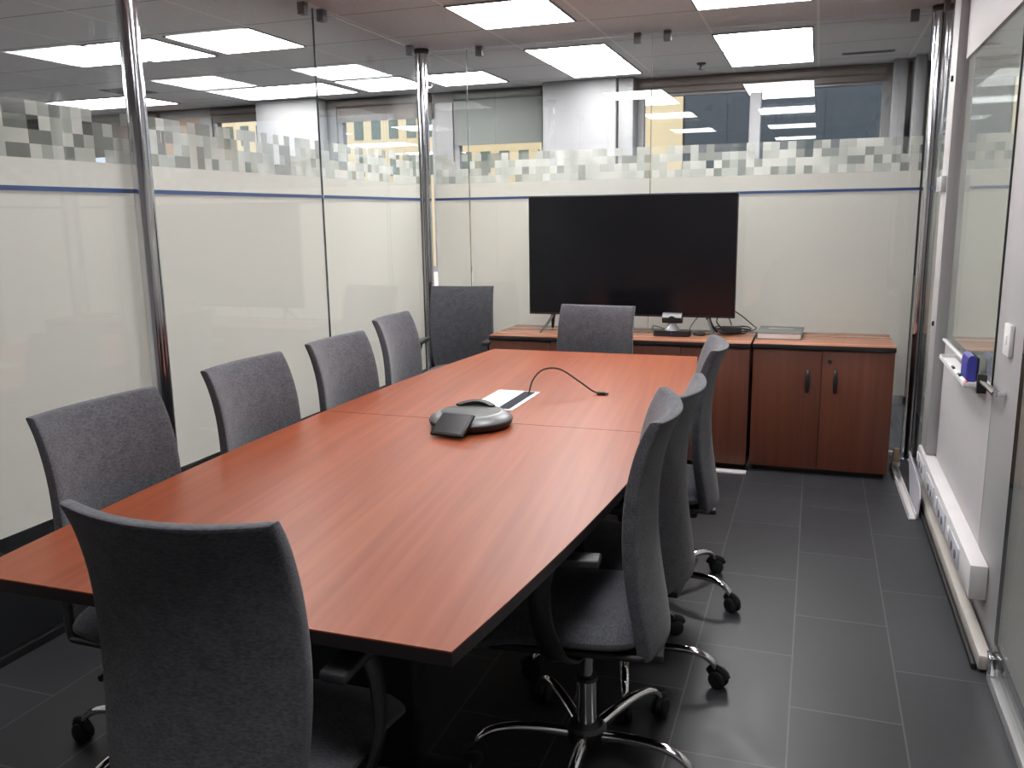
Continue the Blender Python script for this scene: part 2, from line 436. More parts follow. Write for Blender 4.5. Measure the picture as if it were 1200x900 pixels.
pane_wall('wall_left', 'Y', XL, -1, [(-1.6, .1), (.1, 1.44), (1.44, 2.785), (2.785, 4.13), (4.13, YB-.106)], .03, .42, rail_mat='gunmetal', low_shade=True)
pane_wall('wall_back', 'X', YB, 1, [(XL+.046, -2.2), (-2.2, -.993), (-.993, .535)], .03, .37)
pane_wall('wall_right_far', 'Y', XR, 1, [(4.72, YB-.106)], .03, .30)
pane_wall('wall_right_near', 'Y', XR, 1, [(-1.6, .05), (.05, 1.44), (1.44, 2.835)], .035, .12)
wr = thing('wall_right', None, None, kind='structure')
bobj('lower_panel', (.595, 3.293, 0), (.625, 4.48, .842), M['white_wall'], wr)
bobj('sill', (.58, 3.30, .842), (.63, 4.48, .852), M['white'], wr, .002)
p = bobj('glass_pane', (.588, 3.302, .853), (.598, 4.476, 2.10), M['glass'], wr)
bobj('backing', (.599, 3.302, .853), (.605, 4.476, 2.10), M['board_back'], p)
bobj('black_gasket', (.5895, 3.294, .853), (.5955, 3.301, 2.10), M['rubber'], p)
bobj('bulkhead', (.585, 2.84, 2.10), (.640, 4.48, ZC), M['white_wall'], wr, .002)
bobj('end_post', (.596, 2.86, 0), (.635, 3.292, 2.10), M['post_paint'], wr, .003)
bobj('far_post', (.55, 4.50, .278), (.61, 4.70, ZC), M['post_paint'], wr, .003)
h = nb()
box(h, (.528, 4.52, 1.53), (.549, 4.60, 1.60), .003); box(h, (.528, 4.62, 1.53), (.549, 4.69, 1.60), .003)
obj('glass_hinge', h, M['alu'], wr)
h = nb(); box(h, (.54, 4.56, 2.02), (.5495, 4.58, 2.045), .002); box(h, (.54, 4.56, .90), (.5495, 4.58, .922), .002)
obj('screw_cap', h, M['black'], wr)
# trims: skirting on the right, dark lower strip
bobj('baseboard_right', (.548, 2.86, .012), (.587, 4.715, .062), M['beige'], bev=.006, kind='structure')
bobj('trim_1', (.532, 2.88, 0), (.547, 4.72, .022), M['rubber'], bev=.006, kind='structure')

# chrome posts
def post(x, y, label, r=.037):
    t = thing('steel_post', label, 'post', (x, y, 0), group='chrome partition posts')
    bm = nb(); lathe(bm, [(r, .012), (r, ZC-.03)], 32); obj('tube', bm, M['steel'], t)
    bm = nb(); lathe(bm, [(r+.02, 0), (r+.02, .009), (r+.004, .012)], 32); obj('floor_flange', bm, M['steel'], t)
    bm = nb(); lathe(bm, [(r+.004, ZC-.03), (r+.012, ZC-.02), (r+.012, ZC-.0005)], 32); obj('ceiling_flange', bm, M['gunmetal'], t)
post(XL+.058, 2.738, 'tall chrome post nearest the camera against the left glass partition')
post(XL+.006, YB-.052, 'slim chrome post in the far left corner where the glass partitions meet')
post(XR-.006, YB-.052, 'tall chrome post in the far right corner beyond the cabinets')

# ------------------------------------------------------------------ ceiling lights
def ceiling_light(x0, x1, y0, y1, label):
    t = thing('ceiling_light', label, 'ceiling light', ((x0+x1)/2, (y0+y1)/2, ZC), group='ceiling light panels')
    hx, hy = (x1-x0)/2, (y1-y0)/2
    bm = nb(); b = .010
    for lo, hi in (((-hx, -hy), (hx, -hy+b)), ((-hx, hy-b), (hx, hy)), ((-hx, -hy+b), (-hx+b, hy-b)), ((hx-b, -hy+b), (hx, hy-b))):
        box(bm, (*lo, -.008), (*hi, -.0005))
    obj('frame', bm, M['frame'], t)
    bobj('diffuser', (-hx+b, -hy+b, -.006), (hx-b, hy-b, -.001), M['soft_lamp' if y0 > 6.3 else 'office_lamp' if (x0 < XL or y0 > YB or x0 > XR) else 'lamp'], t)
CL, CR = (-1.885, -1.335), (-.67, -.08)
ceiling_light(*CL, 4.385, 4.99, 'bright square ceiling light inside the room above the far left of the table')
ceiling_light(*CR, 4.385, 4.99, 'bright ceiling light cut by the top of the picture, above the right cabinet')
ceiling_light(*CL, 5.69, 6.275, 'nearer panel of the paired ceiling lights beyond the television, left pair')
ceiling_light(*CL, 6.32, 6.96, 'farther panel of the left pair of ceiling lights, nearest the white column')
ceiling_light(*CR, 5.69, 6.275, 'nearer panel of the right pair of ceiling lights beyond the back glass')
ceiling_light(*CR, 6.32, 6.96, 'farther panel of the right pair of ceiling lights, nearest the dark windows')
ceiling_light(-3.70, -3.10, 4.42, 5.02, 'square ceiling light beyond the left glass, right of the long panel behind the post')
ceiling_light(-4.32, -3.80, 4.43, 5.06, 'right half of the long ceiling light that passes behind the near chrome post')
ceiling_light(-4.90, -4.33, 4.43, 5.03, 'left half of the long ceiling light that passes behind the near chrome post')
ceiling_light(-4.36, -3.80, 6.34, 6.96, 'right half of the distant long ceiling light over the pale column beyond left glass')
ceiling_light(-4.92, -4.37, 6.36, 6.98, 'left half of the distant long ceiling light over the pale column beyond left glass')
ceiling_light(-3.70, -3.10, 6.34, 6.96, 'distant ceiling light just left of the slim corner post')
ceiling_light(-2.99, -2.42, 6.35, 6.94, 'distant ceiling light just right of the slim corner post')
ceiling_light(-6.70, -5.64, 6.32, 6.90, 'low distant ceiling light crossing behind the near chrome post above the pixel border')
ceiling_light(-6.70, -5.70, 4.43, 5.03, 'ceiling light whose tip shows at the left edge of the picture')
ceiling_light(*CL, 2.45, 3.06, 'square ceiling light above the middle of the table, out of view on its left')
ceiling_light(*CR, 2.45, 3.06, 'square ceiling light above the middle of the table, out of view on its right')
ceiling_light(-6.90, -5.70, 2.40, 3.06, 'added unseen light beyond the left glass, brightening the film beside the table')  # added out of view to light the frosted film from behind
ceiling_light(-6.90, -5.70, .50, 1.12, 'added unseen light beyond the left glass, brightening the film by the near end')  # second added panel, also there to brighten the left film
ceiling_light(*CR, .515, 1.12, 'added unseen light brightening the near end of the table, on its right')  # added to brighten the near table end and the chair back there

ceiling_light(1.7, 2.3, 1.6, 2.2, 'added unseen light in the corridor, brightening the near right glass')  # added so the film on the near right glass gets light

# sprinkler and vent in the ceiling outside
t = thing('ceiling_sprinkler', 'small dark sprinkler head on the ceiling beyond the back glass', 'sprinkler', (-.86, 6.72, ZC))
bm = nb(); lathe(bm, [(.035, 0), (.03, -.012), (.012, -.016), (.012, -.04), (.022, -.042), (.022, -.046)], 16); obj('head', bm, M['gunmetal'], t)
t = thing('ceiling_vent', 'slim dark slot vent in the ceiling right of the right pair of lights', 'vent', (.27, 6.75, ZC))
bm = nb()
box(bm, (-.17, -.03, -.006), (.17, .03, -.0005), .001); obj('vent_frame', bm, M['frame'], t)
bm = nb()
for k in range(3): box(bm, (-.15, -.018+k*.013, -.008), (.15, -.012+k*.013, -.0062))
obj('slat', bm, M['gunmetal'], t)
t = thing('ceiling_vent', 'small square grille in the ceiling beyond the left glass, over the brown panel', 'vent', (-5.5, 6.1, ZC))
bobj('vent_frame', (-.16, -.16, -.006), (.16, .16, -.0005), M['frame'], t, .001)
bm = nb()
for k in range(7): box(bm, (-.14, -.13+k*.04, -.009), (.14, -.115+k*.04, -.0062))
obj('slat', bm, M['gunmetal'], t)

# ------------------------------------------------------------------ window wall beyond the partitions
SILL = .95
HEAD = 2.43
bobj('wall_back_sill', (-10, YW, 0), (3.0, YW+.12, SILL), M['grey_wall'], kind='structure')
bobj('wall_back_head', (-10, YW, HEAD), (3.0, YW+.12, ZC), M['taupe_head'], kind='structure')
def window(i, x0, x1, mull=(), blind=None, bm_mat='dark_blind', fw=.05):
    w = thing('window_%d' % i, None, None, kind='structure')
    bm = nb()
    box(bm, (x0, YW+.02, SILL), (x0+fw, YW+.09, HEAD)); box(bm, (x1-fw, YW+.02, SILL), (x1, YW+.09, HEAD))
    box(bm, (x0+fw, YW+.02, SILL), (x1-fw, YW+.09, SILL+fw)); box(bm, (x0+fw, YW+.02, HEAD-fw), (x1-fw, YW+.09, HEAD))
    obj('window_frame', bm, M['frame'], w)
    for a, b in mull:
        bobj('mullion', (a, YW-.01, SILL+fw), (b, YW+.08, HEAD-fw), M['column'], w, .004)
    bobj('pane', (x0+fw, YW+.05, SILL+fw), (x1-fw, YW+.058, HEAD-fw), M['glass'], w)
    if blind:
        b = bobj('roller_blind', (x0+.03, YW-.02, blind), (x1-.03, YW-.012, HEAD+.02), M[bm_mat], w)
        bm = nb(); tube(bm, [(x0+.03, YW-.03, HEAD+.04), (x1-.03, YW-.03, HEAD+.04)], .03, 14); obj('blind_roller', bm, M[bm_mat], b)
window(1, -9.9, -6.2, ((-8.0, -7.9),), 2.1)
window(2, -5.62, -4.98, (), 2.37)
window(3, -4.24, -3.24, (), 2.31)
window(4, -3.08, -2.22, (), 2.06, 'grey_blind')
window(5, -1.44, .46, ((-.55, -.465),), 2.40)
window(6, .68, 1.6, (), 2.40)
bobj('wall_back_pier', (-6.2, YW, SILL), (-5.75, YW+.12, HEAD), M['brown_panel'], kind='structure')
for i, (a, b) in enumerate(((-5.75, -5.62), (-4.98, -4.24), (-3.24, -3.08), (-2.22, -1.44), (.46, .68), (1.6, 3.0))):
    bobj('trim_%d' % (i+2), (a, YW, SILL), (b, YW+.12, HEAD), M['frame'], kind='structure')
tag(bobj('column', (-4.97, 7.10, 0), (-4.31, YW-.04, ZC), M['column'], bev=.01), 'pale square column beyond the left glass, under the distant long light', 'column', 'square columns by the windows')
tag(bobj('column', (-2.19, 7.10, 0), (-1.575, YW-.04, ZC), M['column'], bev=.01), 'white square column beyond the back glass, above the left of the television', 'column', 'square columns by the windows')
bobj('trim_8', (-1.56, 7.12, 0), (-1.44, YW-.02, ZC), M['frame'], kind='structure', bev=.004)
bobj('trim_9', (.47, 7.12, 0), (.56, YW-.02, ZC), M['column'], kind='structure', bev=.004)
bobj('trim_10', (.60, 7.0, 0), (.67, YW-.02, ZC), M['column'], kind='structure', bev=.004)

# buildings across the street
def building(name, label, x0, x1, y, z1, mat, wins, win_mat, depth=8, rows=3):
    b = thing(name, label, 'building', ((x0+x1)/2, y, -4))
    w = x1-x0
    bm = nb(); box(bm, (-w/2, 0, 0), (w/2, depth, z1+4), .05); obj('facade', bm, mat, b)
    px, pz, ww, wh, z00 = wins
    if px:
        nx = int(w/px)
        for j in range(rows):
            for k in range(nx):
                cx = -w/2+px*(k+.5); cz = z00+4+j*pz
                if cz+wh > z1+4: continue
                bobj('window', (cx-ww/2, -.04, cz), (cx+ww/2, -.002, cz+wh), win_mat, b)
    return b
building('apartment_block', 'sunlit yellow stone building with rows of windows outside, beyond the left windows', -54, -15.5, 60, 16, M['yellow'], (1.45, 2.7, .75, 1.5, 4.5), M['bwin'], 10, 3)
building('apartment_block', 'plain sunlit yellow wall of a building outside, above the television', -12.5, -5.85, 40, 14, M['yellow'], (0, 0, 0, 0, 0), M['bwin'])
b = building('office_block', 'dark glazed office building outside, beyond the right windows', -5.8, 14, 40, 18, M['dark_facade'], (2.0, 3.0, 1.7, 2.5, 1.2), M['dark_facade'])
bobj('street', (-70, YW+.5, -4.2), (30, 80, -4), M['asphalt'], kind='structure')

# ------------------------------------------------------------------ conference table
TX, TY, TZ = -1.085, 2.785, .74
def half_w(y, side):
    t = min(1.0, abs(y-TY)/1.57)
    return .545 + (.104 if side > 0 else .085)*(1-t*t)
tab = thing('conference_table', 'long boat shaped reddish cherry wood conference table in the middle of the room', 'table', (TX, TY, 0))
def top_half(y0, y1):
    n = 22
    ys = [y0+(y1-y0)*i/n for i in range(n+1)]
    poly = [(half_w(y, 1), y-TY) for y in ys] + [(-half_w(y, -1), y-TY) for y in reversed(ys)]
    return poly
Y0, Y1 = TY-1.57, TY+1.575
for a, b in ((Y0, TY-.026), (TY-.0225, Y1)):
    poly = top_half(a, b)
    bm = nb(); prism(bm, poly, TZ-.003, TZ)
    o = obj('tabletop', bm, M['table'], tab)
    bm = nb(); prism(bm, poly, TZ-.028, TZ-.0031); obj('edge_band', bm, M['edge'], o)
for s in (-1, 1):
    bm = nb(); yy = s*.95
    box(bm, (-.17, yy-.03, .05), (.17, yy+.03, TZ-.06), .006)
    obj('leg', bm, M['edge'], tab)
    bm = nb(); box(bm, (-.30, yy-.05, 0), (.30, yy+.05, .05), .012)
    obj('foot', bm, M['gunmetal'], tab)
    bm = nb(); box(bm, (-.42, yy-.04, TZ-.06), (.42, yy+.04, TZ-.0285), .004)
    obj('top_bracket', bm, M['gunmetal'], tab)
bobj('beam', (-.015, -.92, .40), (.015, .92, TZ-.065), M['edge'], tab, .004)
# cable port set into the far half
port = bobj('cable_port', (-1.215-TX, 2.945-TY, TZ), (-1.035-TX, 3.295-TY, TZ+.003), M['paper'], tab, .001)
port['label'] = 'white metal cable port plate'
bobj('brush_slot', (-1.098-TX, 2.96-TY, TZ+.0031), (-1.052-TX, 3.28-TY, TZ+.0045), M['felt'], port)
bobj('flap', (-1.205-TX, 2.955-TY, TZ+.0031), (-1.108-TX, 3.285-TY, TZ+.006), M['paper'], port, .001)

# black cable arching out of the port
cb = thing('video_cable', 'thin black cable arching out of the white port onto the table', 'cable', (-1.06, 3.22, TZ))
bm = nb(); tube(bm, [(0, 0, .0095), (.008, .03, .06), (.045, .05, .10), (.11, .06, .104), (.18, .075, .06), (.235, .09, .018), (.26, .095, .008)], .0035, 8); obj('cord', bm, M['black'], cb)
bm = nb(); box(bm, (.258, .083, .0005), (.292, .107, .013), .003); box(bm, (.291, .087, .003), (.303, .103, .010), .001); box(bm, (.265, .079, .0045), (.272, .111, .009), .001); obj('plug', bm, M['black'], cb)

# conference phone
ph = thing('conference_phone', 'round black and silver conference speakerphone on the table by the cable port', 'phone', (-1.098, 2.695, TZ+.0006), .1)
R0 = .145
bm = nb(); lathe(bm, [(R0-.03, 0), (R0-.015, .002), (R0-.004, .012), (R0, .026), (R0-.002, .029)], 48); obj('base', bm, M['black'], ph)
bm = nb(); lathe(bm, [(R0-.002, .0292), (R0-.004, .034), (R0-.035, .052), (R0-.04, .0525)], 48); obj('silver_ring', bm, M['phone_ring'], ph)
bm = nb(); lathe(bm, [(R0-.041, .0526), (R0-.05, .055), (.02, .056), (0, .056)], 48); obj('speaker_grille', bm, M['black'], ph)
bm = nb()
arc = [(math.cos(a)*.093, math.sin(a)*.093) for a in [math.radians(40+100*i/14) for i in range(15)]]
inn = [(math.cos(a)*.068+0, math.sin(a)*.068+.008) for a in [math.radians(40+100*i/14) for i in range(15)]]
ringA = [bm.verts.new((x, y, .0565)) for x, y in arc]; ringB = [bm.verts.new((x, y, .0565)) for x, y in inn]
ringC = [bm.verts.new((x, y, .060+.009*math.sin(PI*i/14))) for i, (x, y) in enumerate(inn)]; ringD = [bm.verts.new((x, y, .061+.012*math.sin(PI*i/14))) for i, (x, y) in enumerate(arc)]
for i in range(14):
    for a, b in ((ringA, ringB), (ringB, ringC), (ringC, ringD), (ringD, ringA)): bm.faces.new((a[i], a[i+1], b[i+1], b[i]))
for i in (0, 14): bm.faces.new((ringA[i], ringB[i], ringC[i], ringD[i]))
obj('handle', bm, M['black'], ph)
Mk = Matrix.Translation((-.018, -.155, .0375)) @ Matrix.Rotation(math.radians(-14), 4, 'Z') @ Matrix.Rotation(math.radians(33), 4, 'X')
bm = nb(); rbox(bm, (-.062, -.05, -.006), (.062, .05, .006), Mk, .004); kp = obj('keypad', bm, M['black'], ph)
bm = nb(); rbox(bm, (-.054, -.042, .0061), (.054, .042, .0071), Mk, 0); obj('keypad_screen', bm, M['screen_grey'], kp)

# ------------------------------------------------------------------ office chair (faces +Y, origin on the floor under the column)
TOP = .985
def back_off(z):     # distance behind the column of the side edges of the backrest
    K = [(.36, .145), (.43, .138), (.52, .122), (.62, .106), (.74, .102), (.86, .115), (.94, .140), (1.0, .172)]
    for (a, p), (b, q) in zip(K, K[1:]):
        if z <= b:
            t = (z-a)/(b-a); t = max(0, t)
            return p+(q-p)*t
    return K[-1][1]
def back_half(z):
    K = [(.36, .172), (.42, .19), (.55, .208), (.70, .214), (.85, .211), (1.0, .207)]
    for (a, p), (b, q) in zip(K, K[1:]):
        if z <= b: return p+(q-p)*max(0, (z-a)/(b-a))
    return K[-1][1]
def make_chair():
    ch = thing('office_chair', 'x', 'chair')
    # backrest: one padded shell, concave across, S-shaped in profile
    bm = nb()
    zs = [.385, .387, .395, .44, .50, .57, .64, .71, .78, .84, .90, .945, .976, .9835, TOP]
    us = [-1, -.99, -.965, -.75, -.5, -.25, 0, .25, .5, .75, .965, .99, 1]
    TH = .034; SAG = .044
    F, B = [], []
    for i, z in enumerate(zs):
        fr, bk = [], []
        e = min(i, len(zs)-1-i)
        inset = {0: .009, 1: .003}.get(e, 0)
        for j, u in enumerate(us):
            eu = min(j, len(us)-1-j); iu = {0: .009, 1: .003}.get(eu, 0)
            ins = max(inset, iu)
            hw = back_half(z)
            y = -back_off(z) - SAG*(1-u*u)
            zz = z - .006*(1-u*u)*(1 if z > .9 else 0)
            fr.append(bm.verts.new((u*hw, y-ins, zz))); bk.append(bm.verts.new((u*hw, y-TH+ins, zz)))
        F.append(fr); B.append(bk)
    nz, nu = len(zs), len(us)
    for i in range(nz-1):
        for j in range(nu-1):
            bm.faces.new((F[i][j], F[i][j+1], F[i+1][j+1], F[i+1][j])); bm.faces.new((B[i][j], B[i+1][j], B[i+1][j+1], B[i][j+1]))
    for i in range(nz-1):
        for j in (0, nu-1): bm.faces.new((F[i][j], F[i+1][j], B[i+1][j], B[i][j]))
    for j in range(nu-1):
        for i in (0, nz-1): bm.faces.new((F[i][j], F[i][j+1], B[i][j+1], B[i][j]))
    o = obj('backrest', bm, M['fabric'], ch); subsurf(o, 1)
    # seat cushion with a waterfall front
    bm = nb(); ny = 12; nx = 10
    topv, botv = [], []
    for i in range(ny+1):
        v = i/ny; y = -.155+v*.45
        fall = max(0, (v-.62)/.38)**2*.055
        rowt, rowb = [], []
        hw = .225 - .03*max(0, (v-.8)/.2)**2 - .035*max(0, (.2-v)/.2)**2
        for j in range(nx+1):
            u = -1+2*j/nx
            crown = .012*(1-u**4) - .006*(1-abs(u))*(1 if .15 < v < .7 else 0)
            edge = .022*max(0, abs(u)-.8)/.2
            zt = .462+crown-edge-fall; zb = .408-fall*.75+.012*abs(u)**3
            rowt.append(bm.verts.new((u*hw, y, zt))); rowb.append(bm.verts.new((u*hw*.96, y*.97, zb)))
        topv.append(rowt); botv.append(rowb)
    for i in range(ny):
        for j in range(nx):
            bm.faces.new((topv[i][j], topv[i][j+1], topv[i+1][j+1], topv[i+1][j])); bm.faces.new((botv[i][j], botv[i+1][j], botv[i+1][j+1], botv[i][j+1]))
        for j in (0, nx): bm.faces.new((topv[i][j], topv[i+1][j], botv[i+1][j], botv[i][j]))
    for j in range(nx):
        for i in (0, ny): bm.faces.new((topv[i][j], topv[i][j+1], botv[i][j+1], botv[i][j]))
    o = obj('seat', bm, M['fabric'], ch); subsurf(o, 1)
    bm = nb(); box(bm, (-.19, -.165, .385), (.19, .225, .406), .012, 3)
    box(bm, (-.15, -.206, .372), (.15, -.155, .392), .006)
    obj('seat_pan', bm, M['black'], ch)
    bm = nb(); box(bm, (-.07, -.14, .325), (.07, .11, .386), .012, 3); obj('tilt_mechanism', bm, M['black'], ch)
    bm = nb(); tube(bm, [(.06, .02, .352), (.16, .02, .356), (.21, .02, .362)], .006, 8); tube(bm, [(.20, .02, .361), (.235, .022, .366), (.27, .024, .366)], [.009, .011, .008], 10); obj('tilt_lever', bm, M['black'], ch)
    for s in (-1, 1):
        bm = nb()
        P = [(s*.10, .0, .380), (s*.19, .015, .376), (s*.232, .045, .405), (s*.240, .075, .49), (s*.230, .085, .58), (s*.217, .07, .642)]
        # flat band swept along the path
        Q = []
        for a, b in zip(P, P[1:]):
            for k in range(4): Q.append(Vector(a).lerp(Vector(b), k/4))
        Q.append(Vector(P[-1]))
        for _ in range(2): Q = [Q[0]] + [(Q[i-1]+2*Q[i]+Q[i+1])/4 for i in range(1, len(Q)-1)] + [Q[-1]]
        rings = []
        for i, q in enumerate(Q):
            d = (Q[min(i+1, len(Q)-1)]-Q[max(i-1, 0)]).normalized()
            wv = Vector((0, 1, 0)); wv = (wv - d*wv.dot(d)).normalized(); nv = d.cross(wv)
            hw = .026; th = .006
            rings.append([bm.verts.new(q+wv*a*hw+nv*b*th) for a, b in ((-1, -.4), (-.8, -1), (.8, -1), (1, -.4), (1, .4), (.8, 1), (-.8, 1), (-1, .4))])
        for a, b in zip(rings, rings[1:]):
            for k in range(8): bm.faces.new((a[k], a[(k+1) % 8], b[(k+1) % 8], b[k]))
        bm.faces.new(rings[0]); bm.faces.new(list(reversed(rings[-1])))
        arm = obj('armrest', bm, M['gunmetal'], ch)
        bm = nb(); box(bm, (s*.217-.027, -.06, .641), (s*.217+.027, .16, .663), .006, 3); obj('arm_pad', bm, M['pad'], arm)
    # column and base
    bm = nb(); lathe(bm, [(.017, .2), (.017, .326)], 20); obj('gas_lift', bm, M['chrome'], ch)
    bm = nb(); lathe(bm, [(.0275, .108), (.0265, .236)], 24); sl = obj('lift_sleeve', bm, M['chrome'], ch)
    bm = nb(); lathe(bm, [(.030, .2362), (.030, .246), (.019, .250)], 24); obj('collar', bm, M['black'], sl)
    bm = nb(); lathe(bm, [(.03, .055), (.052, .06), (.056, .075), (.054, .098), (.044, .107), (.03, .1075)], 28); obj('hub', bm, M['black'], ch)
    for k in range(5):
        a = 2*PI*k/5+.35
        R4 = Matrix.Rotation(a, 4, 'Z')
        bm = nb()
        tube(bm, [(.045, 0, .082), (.12, 0, .098), (.20, 0, .106), (.255, 0, .099), (.287, 0, .080), (.300, 0, .058)], [.017, .016, .0145, .0135, .012, .010], 14, .85, 6)
        bmesh.ops.transform(bm, matrix=R4, verts=bm.verts[:])
        leg = obj('leg', bm, M['chrome'], ch)
        bm = nb()
        sw = random.uniform(-.9, .9)
        for s in (-1, 1):
            Mw = Matrix.Translation((.012, s*.011, .0275)) @ Matrix.Rotation(PI/2, 4, 'X')
            lathe(bm, [(.012, -.009), (.023, -.009), (.027, -.006), (.0275, 0), (.027, .006), (.023, .009), (.012, .009)], 22, Mw)
        box(bm, (-.006, -.003, .02), (.026, .003, .046), .002)
        tube(bm, [(-.016, 0, .04), (-.006, 0, .056), (.012, 0, .0585), (.030, 0, .052), (.037, 0, .038)], .011, 10, 1.5, 4)
        bmesh.ops.transform(bm, matrix=R4 @ Matrix.Translation((.300, 0, 0)) @ Matrix.Rotation(sw, 4, 'Z') @ Matrix.Translation((-.004, 0, 0)), verts=bm.verts[:])
        obj('caster', bm, M['rubber'], leg)
    return ch
chair0 = make_chair()
UP = ('backrest', 'seat', 'seat_pan', 'tilt_mechanism', 'tilt_lever', 'armrest', 'gas_lift')
def place_chair(hx, hy, fx, fy, lift, label, base=None, first=[True]):
    ch = chair0 if first[0] else copy_tree(chair0)
    first[0] = False
    ch.location = (hx, hy, 0); ch.rotation_euler = (0, 0, math.atan2(fy, fx)-PI/2)
    for c in ch.children:
        if c.name.split('.')[0] in UP: c.location.z = lift
        if base is not None and c.name.split('.')[0] == 'leg': c.rotation_euler.z = math.radians(base) - ch.rotation_euler.z - .35
    ch['label'] = label; ch['group'] = 'chairs around the conference table'
    return ch
def from_top(cx, cy, fx, fy, lift, label, base=None):
    n = math.hypot(fx, fy); fx /= n; fy /= n
    return place_chair(cx+.165*fx, cy+.165*fy, fx, fy, lift, label, base)
chairs = {}
chairs['G'] = from_top(-.360, 2.075, -.985, -.12, .008, 'grey fabric chair nearest the camera on the right side, its whole chrome base showing', -85)
chairs['A'] = from_top(-1.768, 1.75, 1, -.02, 0, 'grey fabric chair nearest the camera on the left side, before the chrome post', 190)
chairs['B'] = from_top(-1.786, 2.41, 1, 0, 0, 'second grey fabric chair from the camera along the left side of the table')
chairs['C'] = from_top(-1.798, 3.03, 1, -.02, -.005, 'third grey fabric chair from the camera along the left side of the table')
chairs['D'] = from_top(-1.89, 3.70, .995, .09, .005, 'fourth grey fabric chair along the left side, just before the far corner chair')
chairs['E'] = from_top(-2.17, 5.225, .15, -.99, .02, 'grey fabric chair standing apart in the far left corner beside the cabinets', 38)
chairs['F'] = from_top(-1.10, 4.53, -.09, -.99, -.015, 'grey fabric chair at the far end of the table, in front of the television')
chairs['H'] = from_top(-.365, 2.545, -.985, .07, -.035, 'grey fabric chair in the middle of the right side, mostly hidden by the nearest one', -5)
chairs['I'] = from_top(-.355, 3.20, -.99, -.12, 0, 'grey fabric chair farthest along the right side, seen edge on before the cabinet', -20)
chairs['J'] = from_top(-.985, 1.10, -.03, .99, 0, 'grey fabric chair at the near table end, its back to the camera')
# ------------------------------------------------------------------ cabinets
def handle(parent, x, y, z):
    bm = nb()
    pts = [(x, y+.001, z+.062), (x, y-.016, z+.055), (x, y-.024, z), (x, y-.016, z-.055), (x, y+.001, z-.062)]
    tube(bm, pts, [.004, .007, .0125, .007, .004], 12, .6, 6)
    obj('handle', bm, M['gunmetal'], parent)
def cabinet(x0, x1, yf, label, lock=True, gap=.003, rz=0):
    cx = (x0+x1)/2; w = x1-x0; hw = w/2; D = .50; H = .735
    t = thing('cabinet', label, 'cabinet', (cx, yf, 0), rz, 'cherry wood cabinets along the back')
    b = gap
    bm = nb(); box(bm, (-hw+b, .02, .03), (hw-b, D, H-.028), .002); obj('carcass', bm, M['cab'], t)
    bobj('plinth', (-hw+.02, .05, 0), (hw-.02, D-.02, .03), M['edge'], t)
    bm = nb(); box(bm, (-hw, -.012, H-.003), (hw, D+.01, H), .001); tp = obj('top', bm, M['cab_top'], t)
    bobj('edge_band', (-hw-.0005, -.0135, H-.027), (hw+.0005, D+.0105, H-.0031), M['edge'], tp, .001)
    for s in (-1, 1):
        lo, hi = (-hw+b, -.002) if s < 0 else (.002, hw-b)
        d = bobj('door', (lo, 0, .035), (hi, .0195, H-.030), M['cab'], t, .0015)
        handle(d, s*.072 - .0, 0.0, .535)
        if s > 0 and lock:
            bm = nb(); lathe(bm, [(.011, 0), (.011, .004), (.006, .005), (0, .005)], 16, Matrix.Translation((.04, 0, .645)) @ Matrix.Rotation(PI/2, 4, 'X')); obj('lock', bm, M['gunmetal'], d)
    return t
cabinet(-.308, .424, 4.935, 'right hand cherry wood cabinet with two black handles and the book on top')
cabinet(-1.088, -.320, 4.915, 'middle cherry wood cabinet under the right half of the television')
cabinet(-1.866, -1.090, 4.915, 'left cherry wood cabinet under the left half of the television')
# white floor raceway in front of the cabinets
tag(bobj('floor_raceway', (-1.75, 4.825, 0), (-.315, 4.885, .014), M['white'], bev=.005), 'flat white cable raceway on the floor in front of the middle cabinets', 'cable cover')

# ------------------------------------------------------------------ television
tv = thing('television', 'large flat black television standing on the cabinets', 'television', (-1.057, 5.15, .735), .006)
W2 = .626; ZB, ZT = .108, .828
bm = nb(); box(bm, (-W2, 0, ZB), (W2, .028, ZT), .003); box(bm, (-.45, .0285, ZB+.05), (.45, .065, ZT-.25), .012); obj('body', bm, M['black'], tv)
bobj('screen', (-W2+.006, -.0015, ZB+.014), (W2-.006, -.0002, ZT-.006), M['tvscreen'], tv)
for s in (-1, 1):
    bm = nb(); x = s*.475
    tube(bm, [(x, .014, ZB-.001), (x+s*.02, -.03, .06), (x+s*.05, -.10, .007)], [.011, .010, .008], 10, .55, 5)
    tube(bm, [(x, .016, ZB-.001), (x+s*.015, .06, .06), (x+s*.04, .14, .007)], [.011, .010, .008], 10, .55, 5)
    box(bm, (x-.014, .005, ZB-.012), (x+.014, .026, ZB-.0005), .002)
    obj('foot', bm, M['black'], tv)
# conference camera in front of it
cm = thing('conference_camera', 'small black camera with silver barrel head in front of the television', 'camera', (-.785, 5.12, .7356))
bm = nb(); prism(bm, [(-.105, -.03), (-.085, -.045), (.085, -.045), (.105, -.03), (.105, .045), (-.105, .045)], 0, .034); obj('base', bm, M['black'], cm)
bobj('led', (-.006, -.0465, .015), (.006, -.0452, .022), M['led'], cm)
bm = nb(); lathe(bm, [(.045, .0345), (.042, .044), (.026, .062), (.022, .076)], 24); obj('swivel', bm, M['silver'], cm)
bm = nb(); tube(bm, [(-.058, 0, .105), (.058, 0, .105)], .03, 24); hd = obj('camera_head', bm, M['gunmetal'], cm)
bm = nb(); lathe(bm, [(.021, 0), (.021, .008), (.014, .009), (.0, .006)], 24, Matrix.Translation((0, -.026, .10)) @ Matrix.Rotation(PI/2, 4, 'X')); obj('lens', bm, M['black'], hd)
bm = nb()
for i in range(13):
    a = math.radians(30+120*i/12)
    pass
